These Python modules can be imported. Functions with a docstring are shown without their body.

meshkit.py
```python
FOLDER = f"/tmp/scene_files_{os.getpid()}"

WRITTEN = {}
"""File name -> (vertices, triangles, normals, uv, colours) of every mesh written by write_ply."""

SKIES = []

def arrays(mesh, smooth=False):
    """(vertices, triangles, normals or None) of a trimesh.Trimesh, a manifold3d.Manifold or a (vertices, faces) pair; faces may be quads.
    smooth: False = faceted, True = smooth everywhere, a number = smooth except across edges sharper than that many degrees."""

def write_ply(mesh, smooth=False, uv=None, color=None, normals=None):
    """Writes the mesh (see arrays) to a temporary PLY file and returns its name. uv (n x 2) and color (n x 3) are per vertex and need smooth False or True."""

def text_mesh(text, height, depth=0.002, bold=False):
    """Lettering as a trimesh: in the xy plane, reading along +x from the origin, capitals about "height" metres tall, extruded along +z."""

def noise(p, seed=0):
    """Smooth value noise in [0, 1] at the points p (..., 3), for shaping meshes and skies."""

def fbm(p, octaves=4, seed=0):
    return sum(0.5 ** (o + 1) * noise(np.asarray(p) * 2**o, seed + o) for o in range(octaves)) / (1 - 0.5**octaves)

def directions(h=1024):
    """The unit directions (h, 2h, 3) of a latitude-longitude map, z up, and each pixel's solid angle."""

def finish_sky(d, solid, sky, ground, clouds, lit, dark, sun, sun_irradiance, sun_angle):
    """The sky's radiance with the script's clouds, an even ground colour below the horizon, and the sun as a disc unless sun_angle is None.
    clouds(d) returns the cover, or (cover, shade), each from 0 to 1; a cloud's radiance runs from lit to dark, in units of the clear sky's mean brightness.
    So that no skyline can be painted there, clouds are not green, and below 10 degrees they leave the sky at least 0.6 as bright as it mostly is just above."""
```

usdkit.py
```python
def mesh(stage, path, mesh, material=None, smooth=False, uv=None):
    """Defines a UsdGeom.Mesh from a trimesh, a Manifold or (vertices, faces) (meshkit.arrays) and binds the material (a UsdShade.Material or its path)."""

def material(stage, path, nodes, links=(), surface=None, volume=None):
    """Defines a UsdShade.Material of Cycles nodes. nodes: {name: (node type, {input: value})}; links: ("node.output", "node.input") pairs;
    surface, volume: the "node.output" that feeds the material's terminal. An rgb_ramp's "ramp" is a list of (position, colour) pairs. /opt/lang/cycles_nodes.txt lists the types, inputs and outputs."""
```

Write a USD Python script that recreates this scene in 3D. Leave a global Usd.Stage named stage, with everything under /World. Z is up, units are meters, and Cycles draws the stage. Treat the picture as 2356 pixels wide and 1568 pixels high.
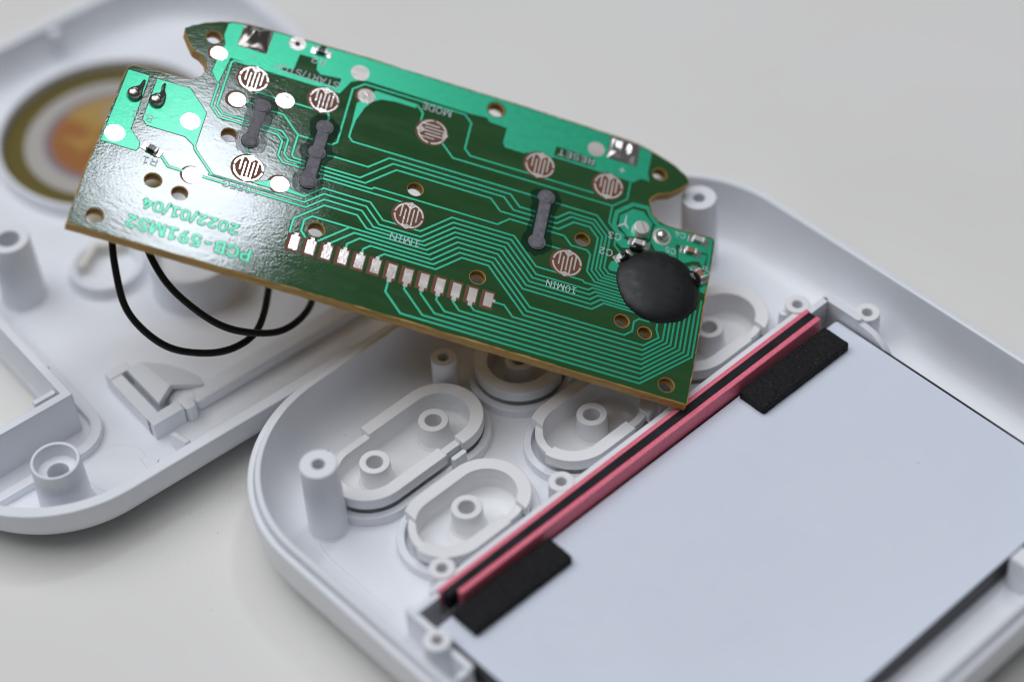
# A kitchen timer taken apart on a pale table: two white shell halves, the circuit board lying across them, display, buttons and buzzer.
import math, random
import numpy as np, trimesh, manifold3d, shapely
from shapely.geometry import Polygon, Point, LineString, box as sbox
from shapely.ops import unary_union
from shapely import affinity
import usdkit, meshkit
from pxr import Usd, UsdGeom, UsdLux, UsdShade, Gf, Sdf
random.seed(7); RNG = np.random.default_rng(7)
stage = Usd.Stage.CreateInMemory()
UsdGeom.SetStageUpAxis(stage, UsdGeom.Tokens.z); UsdGeom.SetStageMetersPerUnit(stage, 1.0)
UsdGeom.Xform.Define(stage, '/World'); UsdGeom.Scope.Define(stage, '/World/Looks')
MM = 0.001
PI = math.pi

# ------------------------------------------------------------------ camera
CAM_POS = np.array([0.0, -0.22968936, 0.23868256])
CAM_R = np.array([0.99705275, -0.05527998, -0.05319711])
CAM_U = np.array([0.07671903, 0.71842747, 0.69135820])
CAM_F = np.array([0.0, 0.69340183, -0.72055111])
cam = UsdGeom.Camera.Define(stage, '/World/camera')
cam.AddTransformOp().Set(Gf.Matrix4d(*[*CAM_R, 0, *CAM_U, 0, *(-CAM_F), 0, *CAM_POS, 1]))
cam.CreateHorizontalApertureAttr(36.0); cam.CreateVerticalApertureAttr(36.0 * 681 / 1024)
cam.CreateFocalLengthAttr(36.0 * 5300 / 2356)
cam.CreateFStopAttr(7.0); cam.CreateFocusDistanceAttr(0.3115)
cam.CreateClippingRangeAttr(Gf.Vec2f(0.01, 50)); cam.CreateExposureAttr(0.11)

# ------------------------------------------------------------------ light: one lamp behind right, the pale room all round
def material(name, nodes, links=(), surface='p.BSDF'):
    return usdkit.material(stage, '/World/Looks/' + name, nodes, links, surface=surface)
dome = UsdLux.DomeLight.Define(stage, '/World/room_light')
room = material('room', {'b': ('background_shader', {'color': (0.93, 0.97, 1.06), 'strength': 0.065})}, surface='b.background')
UsdShade.MaterialBindingAPI.Apply(dome.GetPrim()).Bind(room)
LAMP_AT, LAMP_DIR = (-39.4, 3.5, 35.0), (0.31, 0.37, 0.876)
def rect_light(name, target, direction, dist, w, h, power, colour):
    t = np.array(target) * MM; d = np.array(direction, float); d /= np.linalg.norm(d); p = t + d * dist
    x = np.cross([0, 0, 1], d); x /= np.linalg.norm(x); y = np.cross(d, x)
    L = UsdLux.RectLight.Define(stage, '/World/' + name)
    L.AddTransformOp().Set(Gf.Matrix4d(*[*x, 0, *y, 0, *d, 0, *p, 1]))
    L.CreateWidthAttr(w); L.CreateHeightAttr(h); L.CreateIntensityAttr(power); L.CreateColorAttr(Gf.Vec3f(*colour)); L.CreateNormalizeAttr(False)
rect_light('lamp', LAMP_AT, LAMP_DIR, 0.62, 0.064, 0.064, 23.0, (0.93, 0.98, 1.10))
rect_light('ceiling_light', (0, 0, 0), (-0.30, 0.10, 1.0), 1.35, 1.28, 1.8, 2.15, (0.985, 1.0, 1.035))

# ------------------------------------------------------------------ materials
def plain(name, colour, rough=0.4, **kw):
    return material(name, {'p': ('principled_bsdf', {'base_color': colour, 'roughness': rough, **kw})})
def plastic(name, colour, rough, sss=0.0):
    return material(name, {
        'g': ('geometry', {}), 'n': ('noise_texture', {'scale': 90.0, 'detail': 4.0}), 'n2': ('noise_texture', {'scale': 2600.0, 'detail': 3.0}),
        'r': ('rgb_ramp', {'ramp': [(0.3, tuple(c * 0.965 for c in colour)), (0.7, colour)]}),
        'rr': ('map_range', {'from_min': 0.3, 'from_max': 0.7, 'to_min': rough - 0.06, 'to_max': rough + 0.08}),
        'bv': ('bevel', {'samples': 6, 'radius': 0.00022}),
        'b': ('bump', {'strength': 0.25, 'distance': 0.00002}),
        'p': ('principled_bsdf', {'roughness': rough, 'subsurface_weight': sss, 'subsurface_scale': 0.0012, 'subsurface_radius': (1.0, 0.9, 0.8), 'specular_ior_level': 0.45})},
        [('g.position', 'n.vector'), ('g.position', 'n2.vector'), ('n.fac', 'r.fac'), ('n.fac', 'rr.value'), ('r.color', 'p.base_color'), ('rr.result', 'p.roughness'),
         ('bv.bevel', 'b.normal'), ('n2.fac', 'b.height'), ('b.normal', 'p.normal')])
M = {}
M['front_plastic'] = plastic('front_plastic', (0.825, 0.845, 0.885), 0.31)
M['rear_plastic'] = plastic('rear_plastic', (0.82, 0.845, 0.89), 0.37)
M['button_plastic'] = plastic('button_plastic', (0.85, 0.855, 0.87), 0.33)
M['aged_plastic'] = plastic('aged_plastic', (0.74, 0.73, 0.66), 0.45)
M['table'] = material('table_surface', {
    'g': ('geometry', {}), 'n': ('noise_texture', {'scale': 14.0, 'detail': 3.0}), 'n2': ('noise_texture', {'scale': 1500.0, 'detail': 2.0}),
    'r': ('rgb_ramp', {'ramp': [(0.28, (0.735, 0.72, 0.68)), (0.5, (0.76, 0.748, 0.718)), (0.72, (0.77, 0.762, 0.74))]}), 'rr': ('map_range', {'from_min': 0.3, 'from_max': 0.7, 'to_min': 0.36, 'to_max': 0.52}), 'b': ('bump', {'strength': 0.15, 'distance': 0.00002}),
    'p': ('principled_bsdf', {'roughness': 0.42, 'specular_ior_level': 0.35})},
    [('g.position', 'n.vector'), ('g.position', 'n2.vector'), ('n.fac', 'r.fac'), ('n.fac', 'rr.value'), ('rr.result', 'p.roughness'), ('r.color', 'p.base_color'), ('n2.fac', 'b.height'), ('b.normal', 'p.normal')])
def board_mat(name, c1, c2, rough, metallic=0.0, wide=(95, 420, 420), grit=0.3, vary=0.4, coat=0.0, coat_rough=0.1, bump=0.5, dist=0.00002, streak=(260, 1500, 1500), spec=0.5):
    """Lacquer over the board: colour mottling, brushed streaks along the board and an uneven gloss."""
    return material(name, {
        't': ('texture_coordinate', {}), 'm': ('mapping', {'scale': streak}), 'm2': ('mapping', {'scale': wide}),
        'n': ('noise_texture', {'scale': 1.0, 'detail': 4.0, 'roughness': 0.6}), 'n2': ('noise_texture', {'scale': 1.0, 'detail': 5.0, 'roughness': 0.62}),
        'nf': ('noise_texture', {'scale': 2600.0, 'detail': 2.0}),
        'r': ('rgb_ramp', {'ramp': [(0.3, c1), (0.7, c2)]}), 'rr': ('map_range', {'from_min': 0.3, 'from_max': 0.7, 'to_min': rough * (1 - vary * 0.9), 'to_max': rough * (1 + vary * 1.1)}),
        'mx': ('mix_float', {'fac': 0.35}), 'mx2': ('mix_float', {'fac': grit}), 'b': ('bump', {'strength': bump, 'distance': dist}),
        'p': ('principled_bsdf', {'metallic': metallic, 'coat_weight': coat, 'coat_roughness': coat_rough, 'specular_ior_level': spec})},
        [('t.object', 'm.vector'), ('t.object', 'm2.vector'), ('t.object', 'nf.vector'), ('m.vector', 'n.vector'), ('m2.vector', 'n2.vector'), ('n2.fac', 'r.fac'), ('n2.fac', 'rr.value'),
         ('r.color', 'p.base_color'), ('rr.result', 'p.roughness'), ('n.fac', 'mx.a'), ('n2.fac', 'mx.b'), ('mx.result', 'mx2.a'), ('nf.fac', 'mx2.b'), ('mx2.result', 'b.height'), ('b.normal', 'p.normal'), ('b.normal', 'p.coat_normal')])
M['mask'] = board_mat('green_lacquer', (0.020, 0.076, 0.022), (0.034, 0.096, 0.034), 0.07, grit=0.3, bump=1.0, dist=0.000016, streak=(650, 1200, 1200))
M['copper'] = board_mat('lacquered_copper', (0.030, 0.485, 0.265), (0.031, 0.50, 0.275), 0.32, wide=(900, 1000, 1000), grit=0.6, vary=0.08, metallic=0.5, coat=0.22, coat_rough=0.10, bump=1.0, dist=0.000009, streak=(900, 1300, 1300))
M['slope_shade'] = plain('lacquer_shade', (0.016, 0.062, 0.022), 0.5, specular_ior_level=0.3)  # darker, duller green: shade on sloping lacquer put into the colour
M['tin'] = board_mat('bare_tinned_copper', (0.76, 0.71, 0.65), (0.86, 0.82, 0.77), 0.15, metallic=0.35, bump=0.8, dist=0.00004, streak=(1200, 1300, 1300))
M['opening'] = plain('bare_laminate', (0.155, 0.045, 0.012), 0.5)
M['silk'] = plain('silkscreen_ink', (0.52, 0.60, 0.62), 0.5)
M['carbon'] = material('carbon_ink', {'t': ('texture_coordinate', {}), 'n': ('noise_texture', {'scale': 1800.0, 'detail': 3.0}), 'r': ('rgb_ramp', {'ramp': [(0.3, (0.10, 0.095, 0.112)), (0.75, (0.19, 0.18, 0.205))]}),
    'b': ('bump', {'strength': 0.6, 'distance': 0.00004}), 'p': ('principled_bsdf', {'roughness': 0.55})}, [('t.object', 'n.vector'), ('n.fac', 'r.fac'), ('r.color', 'p.base_color'), ('n.fac', 'b.height'), ('b.normal', 'p.normal')])
M['resin'] = material('clear_resin', {'t': ('texture_coordinate', {}), 'p': ('principled_bsdf', {'base_color': (0.004, 0.030, 0.024), 'roughness': 0.06, 'specular_ior_level': 0.2, 'alpha': 0.24})}, [])
M['laminate'] = material('phenolic_laminate', {'t': ('texture_coordinate', {}), 'm': ('mapping', {'scale': (180, 180, 5200)}), 'n': ('noise_texture', {'scale': 1.0, 'detail': 5.0, 'roughness': 0.65}),
    'r': ('rgb_ramp', {'ramp': [(0.28, (0.16, 0.070, 0.014)), (0.5, (0.46, 0.27, 0.06)), (0.72, (0.60, 0.42, 0.13))]}), 'b': ('bump', {'strength': 0.8, 'distance': 0.00008}), 'p': ('principled_bsdf', {'roughness': 0.55})},
    [('t.object', 'm.vector'), ('m.vector', 'n.vector'), ('n.fac', 'r.fac'), ('r.color', 'p.base_color'), ('n.fac', 'b.height'), ('b.normal', 'p.normal')])
M['solder'] = plain('solder', (0.66, 0.64, 0.61), 0.24, metallic=0.9)
M['dark_solder'] = plain('flux_darkened_solder', (0.50, 0.46, 0.42), 0.26, metallic=1.0)
M['epoxy'] = material('black_epoxy', {'t': ('texture_coordinate', {}), 'n': ('noise_texture', {'scale': 900.0, 'detail': 4.0}), 'rr': ('map_range', {'from_min': 0.35, 'from_max': 0.7, 'to_min': 0.42, 'to_max': 0.56}),
    'b': ('bump', {'strength': 0.2, 'distance': 0.00002}), 'p': ('principled_bsdf', {'base_color': (0.009, 0.009, 0.010)})}, [('t.object', 'n.vector'), ('n.fac', 'rr.value'), ('rr.result', 'p.roughness'), ('n.fac', 'b.height'), ('b.normal', 'p.normal')])
M['gloss_epoxy'] = plain('wet_black_epoxy', (0.007, 0.007, 0.008), 0.12)
M['chip_tan'] = plain('ceramic_tan', (0.30, 0.165, 0.085), 0.4)
M['chip_black'] = plain('resistor_black', (0.035, 0.037, 0.048), 0.3)
M['chip_grey'] = plain('ceramic_grey', (0.50, 0.48, 0.46), 0.35)
M['steel'] = plain('bright_steel', (0.82, 0.80, 0.76), 0.24, metallic=0.4)
M['wire'] = plain('black_wire_sleeve', (0.004, 0.004, 0.004), 0.42, specular_ior_level=0.3)
M['glass_edge'] = plain('display_glass_edge', (0.010, 0.011, 0.014), 0.45)
M['reflector'] = material('display_backing_sheet', {'g': ('geometry', {}), 'n': ('noise_texture', {'scale': 30.0, 'detail': 3.0}), 'r': ('rgb_ramp', {'ramp': [(0.3, (0.68, 0.73, 0.825)), (0.7, (0.70, 0.75, 0.845))]}),
    'n2': ('noise_texture', {'scale': 120.0, 'detail': 5.0, 'roughness': 0.65, 'distortion': 1.2}), 'rr': ('map_range', {'from_min': 0.35, 'from_max': 0.65, 'to_min': 0.28, 'to_max': 0.36}), 'b': ('bump', {'strength': 0.05, 'distance': 0.00001}), 'p': ('principled_bsdf', {'specular_ior_level': 0.45})},
    [('g.position', 'n.vector'), ('g.position', 'n2.vector'), ('n2.fac', 'rr.value'), ('rr.result', 'p.roughness'), ('n.fac', 'b.height'), ('b.normal', 'p.normal'), ('n.fac', 'r.fac'), ('r.color', 'p.base_color')])
M['pink'] = material('pink_silicone', {'g': ('geometry', {}), 'n': ('noise_texture', {'scale': 2500.0, 'detail': 2.0}), 'r': ('rgb_ramp', {'ramp': [(0.3, (0.78, 0.135, 0.20)), (0.7, (0.87, 0.21, 0.30))]}),
    'p': ('principled_bsdf', {'roughness': 0.42})}, [('g.position', 'n.vector'), ('n.fac', 'r.fac'), ('r.color', 'p.base_color')])
M['zebra'] = material('black_conductive_rubber', {'t': ('texture_coordinate', {}), 'm': ('mapping', {'scale': (420, 30, 30)}), 'n': ('noise_texture', {'scale': 1.0, 'detail': 3.0}), 'r': ('rgb_ramp', {'ramp': [(0.35, (0.010, 0.010, 0.012)), (0.75, (0.020, 0.021, 0.026))]}),
    'p': ('principled_bsdf', {'roughness': 0.6, 'specular_ior_level': 0.2})}, [('t.object', 'm.vector'), ('m.vector', 'n.vector'), ('n.fac', 'r.fac'), ('r.color', 'p.base_color')])
M['foam'] = material('black_foam', {'g': ('geometry', {}), 'v': ('voronoi_texture', {'scale': 1500.0}), 'n': ('noise_texture', {'scale': 1900.0, 'detail': 4.0}), 'wn': ('noise_texture', {'scale': 3000.0, 'detail': 1.0}),
    'r': ('rgb_ramp', {'ramp': [(0.60, (0.0065, 0.0065, 0.007)), (0.70, (0.016, 0.016, 0.017)), (0.78, (0.07, 0.07, 0.075))]}), 'mx': ('mix_float', {'fac': 0.5}), 'b': ('bump', {'strength': 1.0, 'distance': 0.00022}), 'p': ('principled_bsdf', {'roughness': 0.75, 'specular_ior_level': 0.3})},
    [('g.position', 'v.vector'), ('g.position', 'n.vector'), ('g.position', 'wn.vector'), ('wn.fac', 'r.fac'), ('r.color', 'p.base_color'), ('v.distance', 'mx.a'), ('n.fac', 'mx.b'), ('mx.result', 'b.height'), ('b.normal', 'p.normal')])
M['brass'] = plain('buzzer_brass', (0.19, 0.15, 0.040), 0.4, metallic=0.6)
M['ceramic'] = plain('piezo_ceramic', (0.42, 0.40, 0.37), 0.5)
M['silver'] = material('tarnished_electrode', {'t': ('texture_coordinate', {}), 'n': ('noise_texture', {'scale': 170.0, 'detail': 3.0, 'distortion': 0.6}), 'g': ('vector_math', {'math_type': 'length'}),
    'e': ('map_range', {'from_min': 0.0088, 'from_max': 0.0106}), 's': ('separate_xyz', {}), 'sx': ('math', {'math_type': 'multiply_add', 'value2': 40.0, 'value3': -0.05}), 'ad': ('math', {'math_type': 'add'}),
    'r': ('rgb_ramp', {'ramp': [(0.28, (0.44, 0.18, 0.06)), (0.42, (0.55, 0.33, 0.09)), (0.58, (0.56, 0.38, 0.13)), (0.66, (0.45, 0.42, 0.40)), (0.9, (0.5, 0.49, 0.5))]}),
    'em': ('mix_color', {'b': (0.30, 0.29, 0.37)}), 'p': ('principled_bsdf', {'metallic': 0.5, 'roughness': 0.4})},
    [('t.object', 'n.vector'), ('t.object', 'g.vector1'), ('t.object', 's.vector'), ('s.x', 'sx.value1'), ('n.fac', 'ad.value1'), ('sx.value', 'ad.value2'), ('ad.value', 'r.fac'), ('g.value', 'e.value'), ('e.result', 'em.fac'), ('r.color', 'em.a'), ('em.result', 'p.base_color')])
M['glue'] = plain('yellowed_glue', (0.66, 0.60, 0.42), 0.35)
M['dust'] = plain('brown_dust', (0.24, 0.17, 0.11), 0.8)
M['amber_dust'] = plain('amber_flux_crumb', (0.50, 0.28, 0.08), 0.5)

# ------------------------------------------------------------------ scene helpers
used = {}
def free(parent, name):
    k = (parent, name); n = used.get(k, 0); used[k] = n + 1
    return f'{parent}/{name}' + (f'_{n:03d}' if n else '')
def tag(prim, label=None, category=None, group=None, kind=None):
    for k, v in (('label', label), ('category', category), ('group', group), ('kind', kind)):
        if v: prim.SetCustomDataByKey(k, v)
    return prim
def obj(name, mesh, mat, parent=None, smooth=30, label=None, kind=None):
    """One mesh of the scene, its vertices given in millimetres in the parent's frame."""
    v, f, n = meshkit.arrays(mesh, smooth)
    path = free(str(parent.GetPath()) if parent else '/World', name)
    m = UsdGeom.Mesh.Define(stage, path)
    from pxr import Vt
    m.CreatePointsAttr(Vt.Vec3fArray.FromNumpy((v * MM).astype(np.float32)))
    m.CreateFaceVertexCountsAttr(Vt.IntArray.FromNumpy(np.full(len(f), 3, np.int32)))
    m.CreateFaceVertexIndicesAttr(Vt.IntArray.FromNumpy(f.astype(np.int32).ravel()))
    m.CreateSubdivisionSchemeAttr('none')
    if n is not None:
        m.CreateNormalsAttr(Vt.Vec3fArray.FromNumpy(n.astype(np.float32))); m.SetNormalsInterpolation('vertex')
    UsdShade.MaterialBindingAPI.Apply(m.GetPrim()).Bind(M[mat])
    return tag(m.GetPrim(), label, kind=kind)
def thing(name, label, category, loc=(0, 0, 0), rz=0.0, group=None, matrix=None):
    x = UsdGeom.Xform.Define(stage, free('/World', name))
    if matrix is not None: x.AddTransformOp().Set(matrix)
    else:
        x.AddTranslateOp().Set(Gf.Vec3d(*[c * MM for c in loc])); x.AddRotateZOp().Set(rz)
    return tag(x.GetPrim(), label, category, group)

# ------------------------------------------------------------------ mesh helpers (millimetres)
def rrect(hx, hy, r, n=10):
    r = max(min(r, hx, hy), 0.02); out = []
    for cx, cy, a0 in ((hx - r, hy - r, 0), (-hx + r, hy - r, 90), (-hx + r, -hy + r, 180), (hx - r, -hy + r, 270)):
        a = np.radians(a0 + np.linspace(0, 90, n)); out.append(np.stack([cx + r * np.cos(a), cy + r * np.sin(a)], 1))
    return np.vstack(out)
def loft(hx, hy, r, profile, n=10, loop=False, at=(0, 0)):
    """Rings of a rounded rectangle, inset and height from the profile; a loop is a closed wall, else both ends are capped."""
    rings = [np.column_stack([rrect(hx - i, hy - i, r - i, n) + at, np.full(4 * n, z)]) for i, z in profile]
    k = 4 * n; V = np.vstack(rings); F = []; m = len(rings)
    for a in range(m if loop else m - 1):
        b = (a + 1) % m; i = np.arange(k); j = (i + 1) % k
        F += [np.stack([a * k + i, a * k + j, b * k + j], 1), np.stack([a * k + i, b * k + j, b * k + i], 1)]
    if not loop:
        V = np.vstack([V, [[at[0], at[1], profile[0][1]], [at[0], at[1], profile[-1][1]]]]); i = np.arange(k); j = (i + 1) % k
        F += [np.stack([np.full(k, m * k), j, i], 1), np.stack([np.full(k, m * k + 1), (m - 1) * k + i, (m - 1) * k + j], 1)]
    return trimesh.Trimesh(V, np.vstack(F), process=False)
def slab(hx, hy, r, z0, z1, c=0.15, at=(0, 0), n=6):
    return loft(hx, hy, r, [(c, z0), (0, z0 + c), (0, z1 - c), (c * 0.3, z1 - c * 0.3), (c, z1)], n, at=at)
def post(r, rh, z0, z1, depth=3.0, at=(0, 0), draft=0.12, c=0.14, n=10):
    """A hollow screw post: slightly tapered, its rim rounded, a blind hole in its top."""
    zb = max(z1 - depth, z0 + 0.1)
    p = [(-draft - 0.35, z0), (-draft, z0 + 0.4), (0, z1 - c), (c * 0.3, z1 - c * 0.3), (c, z1), (r - rh - c, z1), (r - rh, z1 - c), (r - rh, zb)]
    return loft(r, r, r, p, n, at=at)
def prism(poly, z0, z1):
    parts = [trimesh.creation.extrude_polygon(g, z1 - z0, engine='earcut') for g in getattr(poly, 'geoms', [poly]) if g.area > 1e-4]
    m = trimesh.util.concatenate(parts); m.apply_translation([0, 0, z0]); return m
def wall(points, w, z0, z1, cap='round'):
    return prism(LineString(points).buffer(w / 2, cap_style=cap, quad_segs=5), z0, z1)
def block(x0, x1, y0, y1, z0, z1):
    m = trimesh.creation.box((x1 - x0, y1 - y0, z1 - z0)); m.apply_translation([(x0 + x1) / 2, (y0 + y1) / 2, (z0 + z1) / 2]); return m
def hullmesh(pts):
    return trimesh.convex.convex_hull(np.array(pts, float))
def join(*ms): return trimesh.util.concatenate([m for m in ms])
def moved(m, v): m = m.copy(); m.apply_translation(v); return m
def turned(m, deg, v=(0, 0, 0)):
    m = m.copy(); m.apply_transform(trimesh.transformations.rotation_matrix(math.radians(deg), [0, 0, 1])); m.apply_translation(v); return m
def spline(P, n=80):
    from scipy.interpolate import CubicSpline
    P = np.array(P, float); t = np.r_[0, np.cumsum(np.linalg.norm(np.diff(P, axis=0), axis=1))]
    return CubicSpline(t, P)(np.linspace(0, t[-1], n))
def tube(P, r, sides=14):
    rr = np.broadcast_to(r, (len(P),))
    P = np.array(P, float); T = np.gradient(P, axis=0); T /= np.linalg.norm(T, axis=1)[:, None]
    N = np.cross(T[0], [0.3, 0.2, 1.0]); N /= np.linalg.norm(N); rings = []
    for p, t, r in zip(P, T, rr):
        N = N - t * (N @ t); N /= np.linalg.norm(N); B = np.cross(t, N); a = np.arange(sides) * 2 * PI / sides
        rings.append(p + r * (np.cos(a)[:, None] * N + np.sin(a)[:, None] * B))
    V = np.vstack(rings); F = []; i = np.arange(sides); j = (i + 1) % sides
    for k in range(len(P) - 1):
        a, b = k * sides, (k + 1) * sides
        F += [np.stack([a + i, a + j, b + j], 1), np.stack([a + i, b + j, b + i], 1)]
    V = np.vstack([V, P[:1], P[-1:]]); m = (len(P) - 1) * sides
    F += [np.stack([np.full(sides, len(V) - 2), j, i], 1), np.stack([np.full(sides, len(V) - 1), m + i, m + j], 1)]
    return trimesh.Trimesh(V, np.vstack(F), process=False)
def blob(P, z, seed=0, wob=0.05, top=0.0):
    """A domed drop over the outline P (a closed curve): rings shrink towards the middle as they rise."""
    P = np.array(P, float); c = P.mean(0); rings = []; hs = np.linspace(0, 1, 12)
    for h in hs:
        s = math.cos(h * PI / 2) ** 0.62 if h < 1 else 0.0
        q = c + (P - c) * max(s, 0.02); rings.append(np.column_stack([q, np.full(len(q), z * math.sin(h * PI / 2) ** (1.0 + top))]))
    V = np.vstack(rings); k = len(P); i = np.arange(k); j = (i + 1) % k; F = []
    for a in range(len(rings) - 1): F += [np.stack([a * k + i, a * k + j, (a + 1) * k + j], 1), np.stack([a * k + i, (a + 1) * k + j, (a + 1) * k + i], 1)]
    V = np.vstack([V, [[*c, rings[-1][0, 2]]]]); a = (len(rings) - 1) * k; F.append(np.stack([a + i, a + j, np.full(k, len(V) - 1)], 1))
    V[:, 2] += (meshkit.noise(V * 0.9, seed) - 0.5) * wob * (V[:, 2] > 0.02)
    return trimesh.Trimesh(V, np.vstack(F), process=False)
def ellipse(c, a, b, rot=0, n=40):
    t = np.arange(n) * 2 * PI / n; x, y = a * np.cos(t), b * np.sin(t); r = math.radians(rot)
    return np.stack([c[0] + x * math.cos(r) - y * math.sin(r), c[1] + x * math.sin(r) + y * math.cos(r)], 1)

# ------------------------------------------------------------------ the table
t = obj('table', block(-900, 900, -700, 1400, -30, 0), 'table', smooth=False)
tag(t, 'pale off-white table top under the taken-apart timer', kind='structure')

# ------------------------------------------------------------------ front half of the case (u along its short side, v towards the camera)
FRONT_AZ = 39.7
FU0, FV0, FHX, FHY, FR = -6.25, 40.0, 46.25, 47.0, 21.5
def frame_loc(az, u, v):
    a = math.radians(az); return (u * math.cos(a) + v * math.sin(a), u * math.sin(a) - v * math.cos(a), 0.0)
def L(u, v): return (u - FU0, FV0 - v)          # front frame: local x = u, local y = -v
front = thing('front_shell', 'white front half of the timer case, lying open with display and buttons inside', 'plastic case', frame_loc(FRONT_AZ, FU0, FV0), FRONT_AZ)
FLOOR = 2.4
profile = [(7.0, 0.0), (4.6, 0.12), (3.2, 0.5), (1.9, 1.3), (0.9, 2.6), (0.35, 4.2), (0.05, 6.0), (0.0, 8.0), (0.0, 9.9), (0.06, 10.1), (0.2, 10.2), (0.78, 10.2), (0.86, 10.1), (0.9, 9.75), (1.05, 9.75), (1.1, 10.9), (1.17, 11.1), (1.32, 11.2),
           (1.75, 11.2), (1.9, 11.12), (1.98, 10.9), (2.1, 9.0), (2.35, 7.0), (2.8, 5.4), (3.6, 4.0), (4.7, 3.05), (6.0, 2.55), (7.5, FLOOR), (7.5, 1.2), (7.0, 0.6)]
obj('shell', join(loft(FHX, FHY, FR, profile, 28, loop=True), prism(Polygon(rrect(FHX - 7.2, FHY - 7.2, FR - 7.2, 28)), 0.35, FLOOR - 0.004)), 'front_plastic', front)
for u, v in ((-41.6, 9.2), (28.7, 9.5)):
    obj('screw_post', post(2.5, 0.85, FLOOR - 0.1, 15.0, 6.0, L(u, v), 0.2, n=12), 'front_plastic', front)
for u, v, z in ((-14.3, 2.2, 9.2), (-38.4, 28.9, 8.2), (-46.3, 36.9, 8.2), (-17.7, 29.2, 8.0), (27.75, 29.5, 8.2), (33.3, 37.5, 8.2), (6.5, 2.2, 9.2)):
    obj('small_post', post(1.75, 0.72, FLOOR - 0.1, z, 3.0, L(u, v), 0.15), 'button_plastic', front)
def fwall(u0, v0, u1, v1, w, z1, z0=FLOOR - 0.1): return wall([L(u0, v0), L(u1, v1)], w, z0, z1)
obj('display_ledge', fwall(-41.5, 30.55, 26.5, 30.55, 0.9, 7.9), 'front_plastic', front)
obj('display_frame', join(fwall(27.6, 31.9, 30.6, 31.9, 1.0, 8.6), fwall(31.3, 31.7, 31.3, 37.6, 1.0, 8.6)), 'front_plastic', front)
rib = Polygon([(31.9, 37.0), (32.0, 44.4), (31.3, 44.4), (30.9, 43.6), (30.8, 37.0)])
ribp = [L(*p) for p in rib.exterior.coords]
q = np.array(ribp)
obj('frame_rib', hullmesh([(*L(31.8, 36.5), 2.3), (*L(30.85, 36.5), 2.3), (*L(31.8, 36.5), 8.2), (*L(30.85, 36.5), 8.2), (*L(31.8, 40.5), 7.6), (*L(30.85, 40.5), 7.6), (*L(31.8, 42.6), 6.2), (*L(30.85, 42.6), 6.2),
    (*L(31.8, 44.2), 4.2), (*L(30.85, 44.2), 4.2), (*L(31.8, 44.8), 2.3), (*L(30.85, 44.8), 2.3)]), 'front_plastic', front)
obj('display_frame', join(fwall(-45.6, 30.6, -45.6, 35.2, 0.9, 7.9), fwall(-45.2, 31.6, -41.8, 31.6, 0.9, 8.0)), 'front_plastic', front)
obj('frame_rib', join(fwall(-45.6, 38.5, -45.6, 42.0, 0.9, 6.9), fwall(-46.0, 42.0, -47.4, 42.0, 0.8, 6.5)), 'front_plastic', front)
obj('peg', post(0.8, 0.2, FLOOR - 0.1, 7.0, 0.2, L(26.3, 28.4), 0.1), 'front_plastic', front)
obj('display_stop', block(L(13.1, 0)[0], L(15.6, 0)[0], L(0, 81.0)[1], L(0, 78.6)[1], FLOOR - 0.1, 8.2), 'front_plastic', front)
obj('display_stop', block(L(-28.6, 0)[0], L(-26.1, 0)[0], L(0, 81.0)[1], L(0, 78.6)[1], FLOOR - 0.1, 8.2), 'front_plastic', front)
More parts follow.
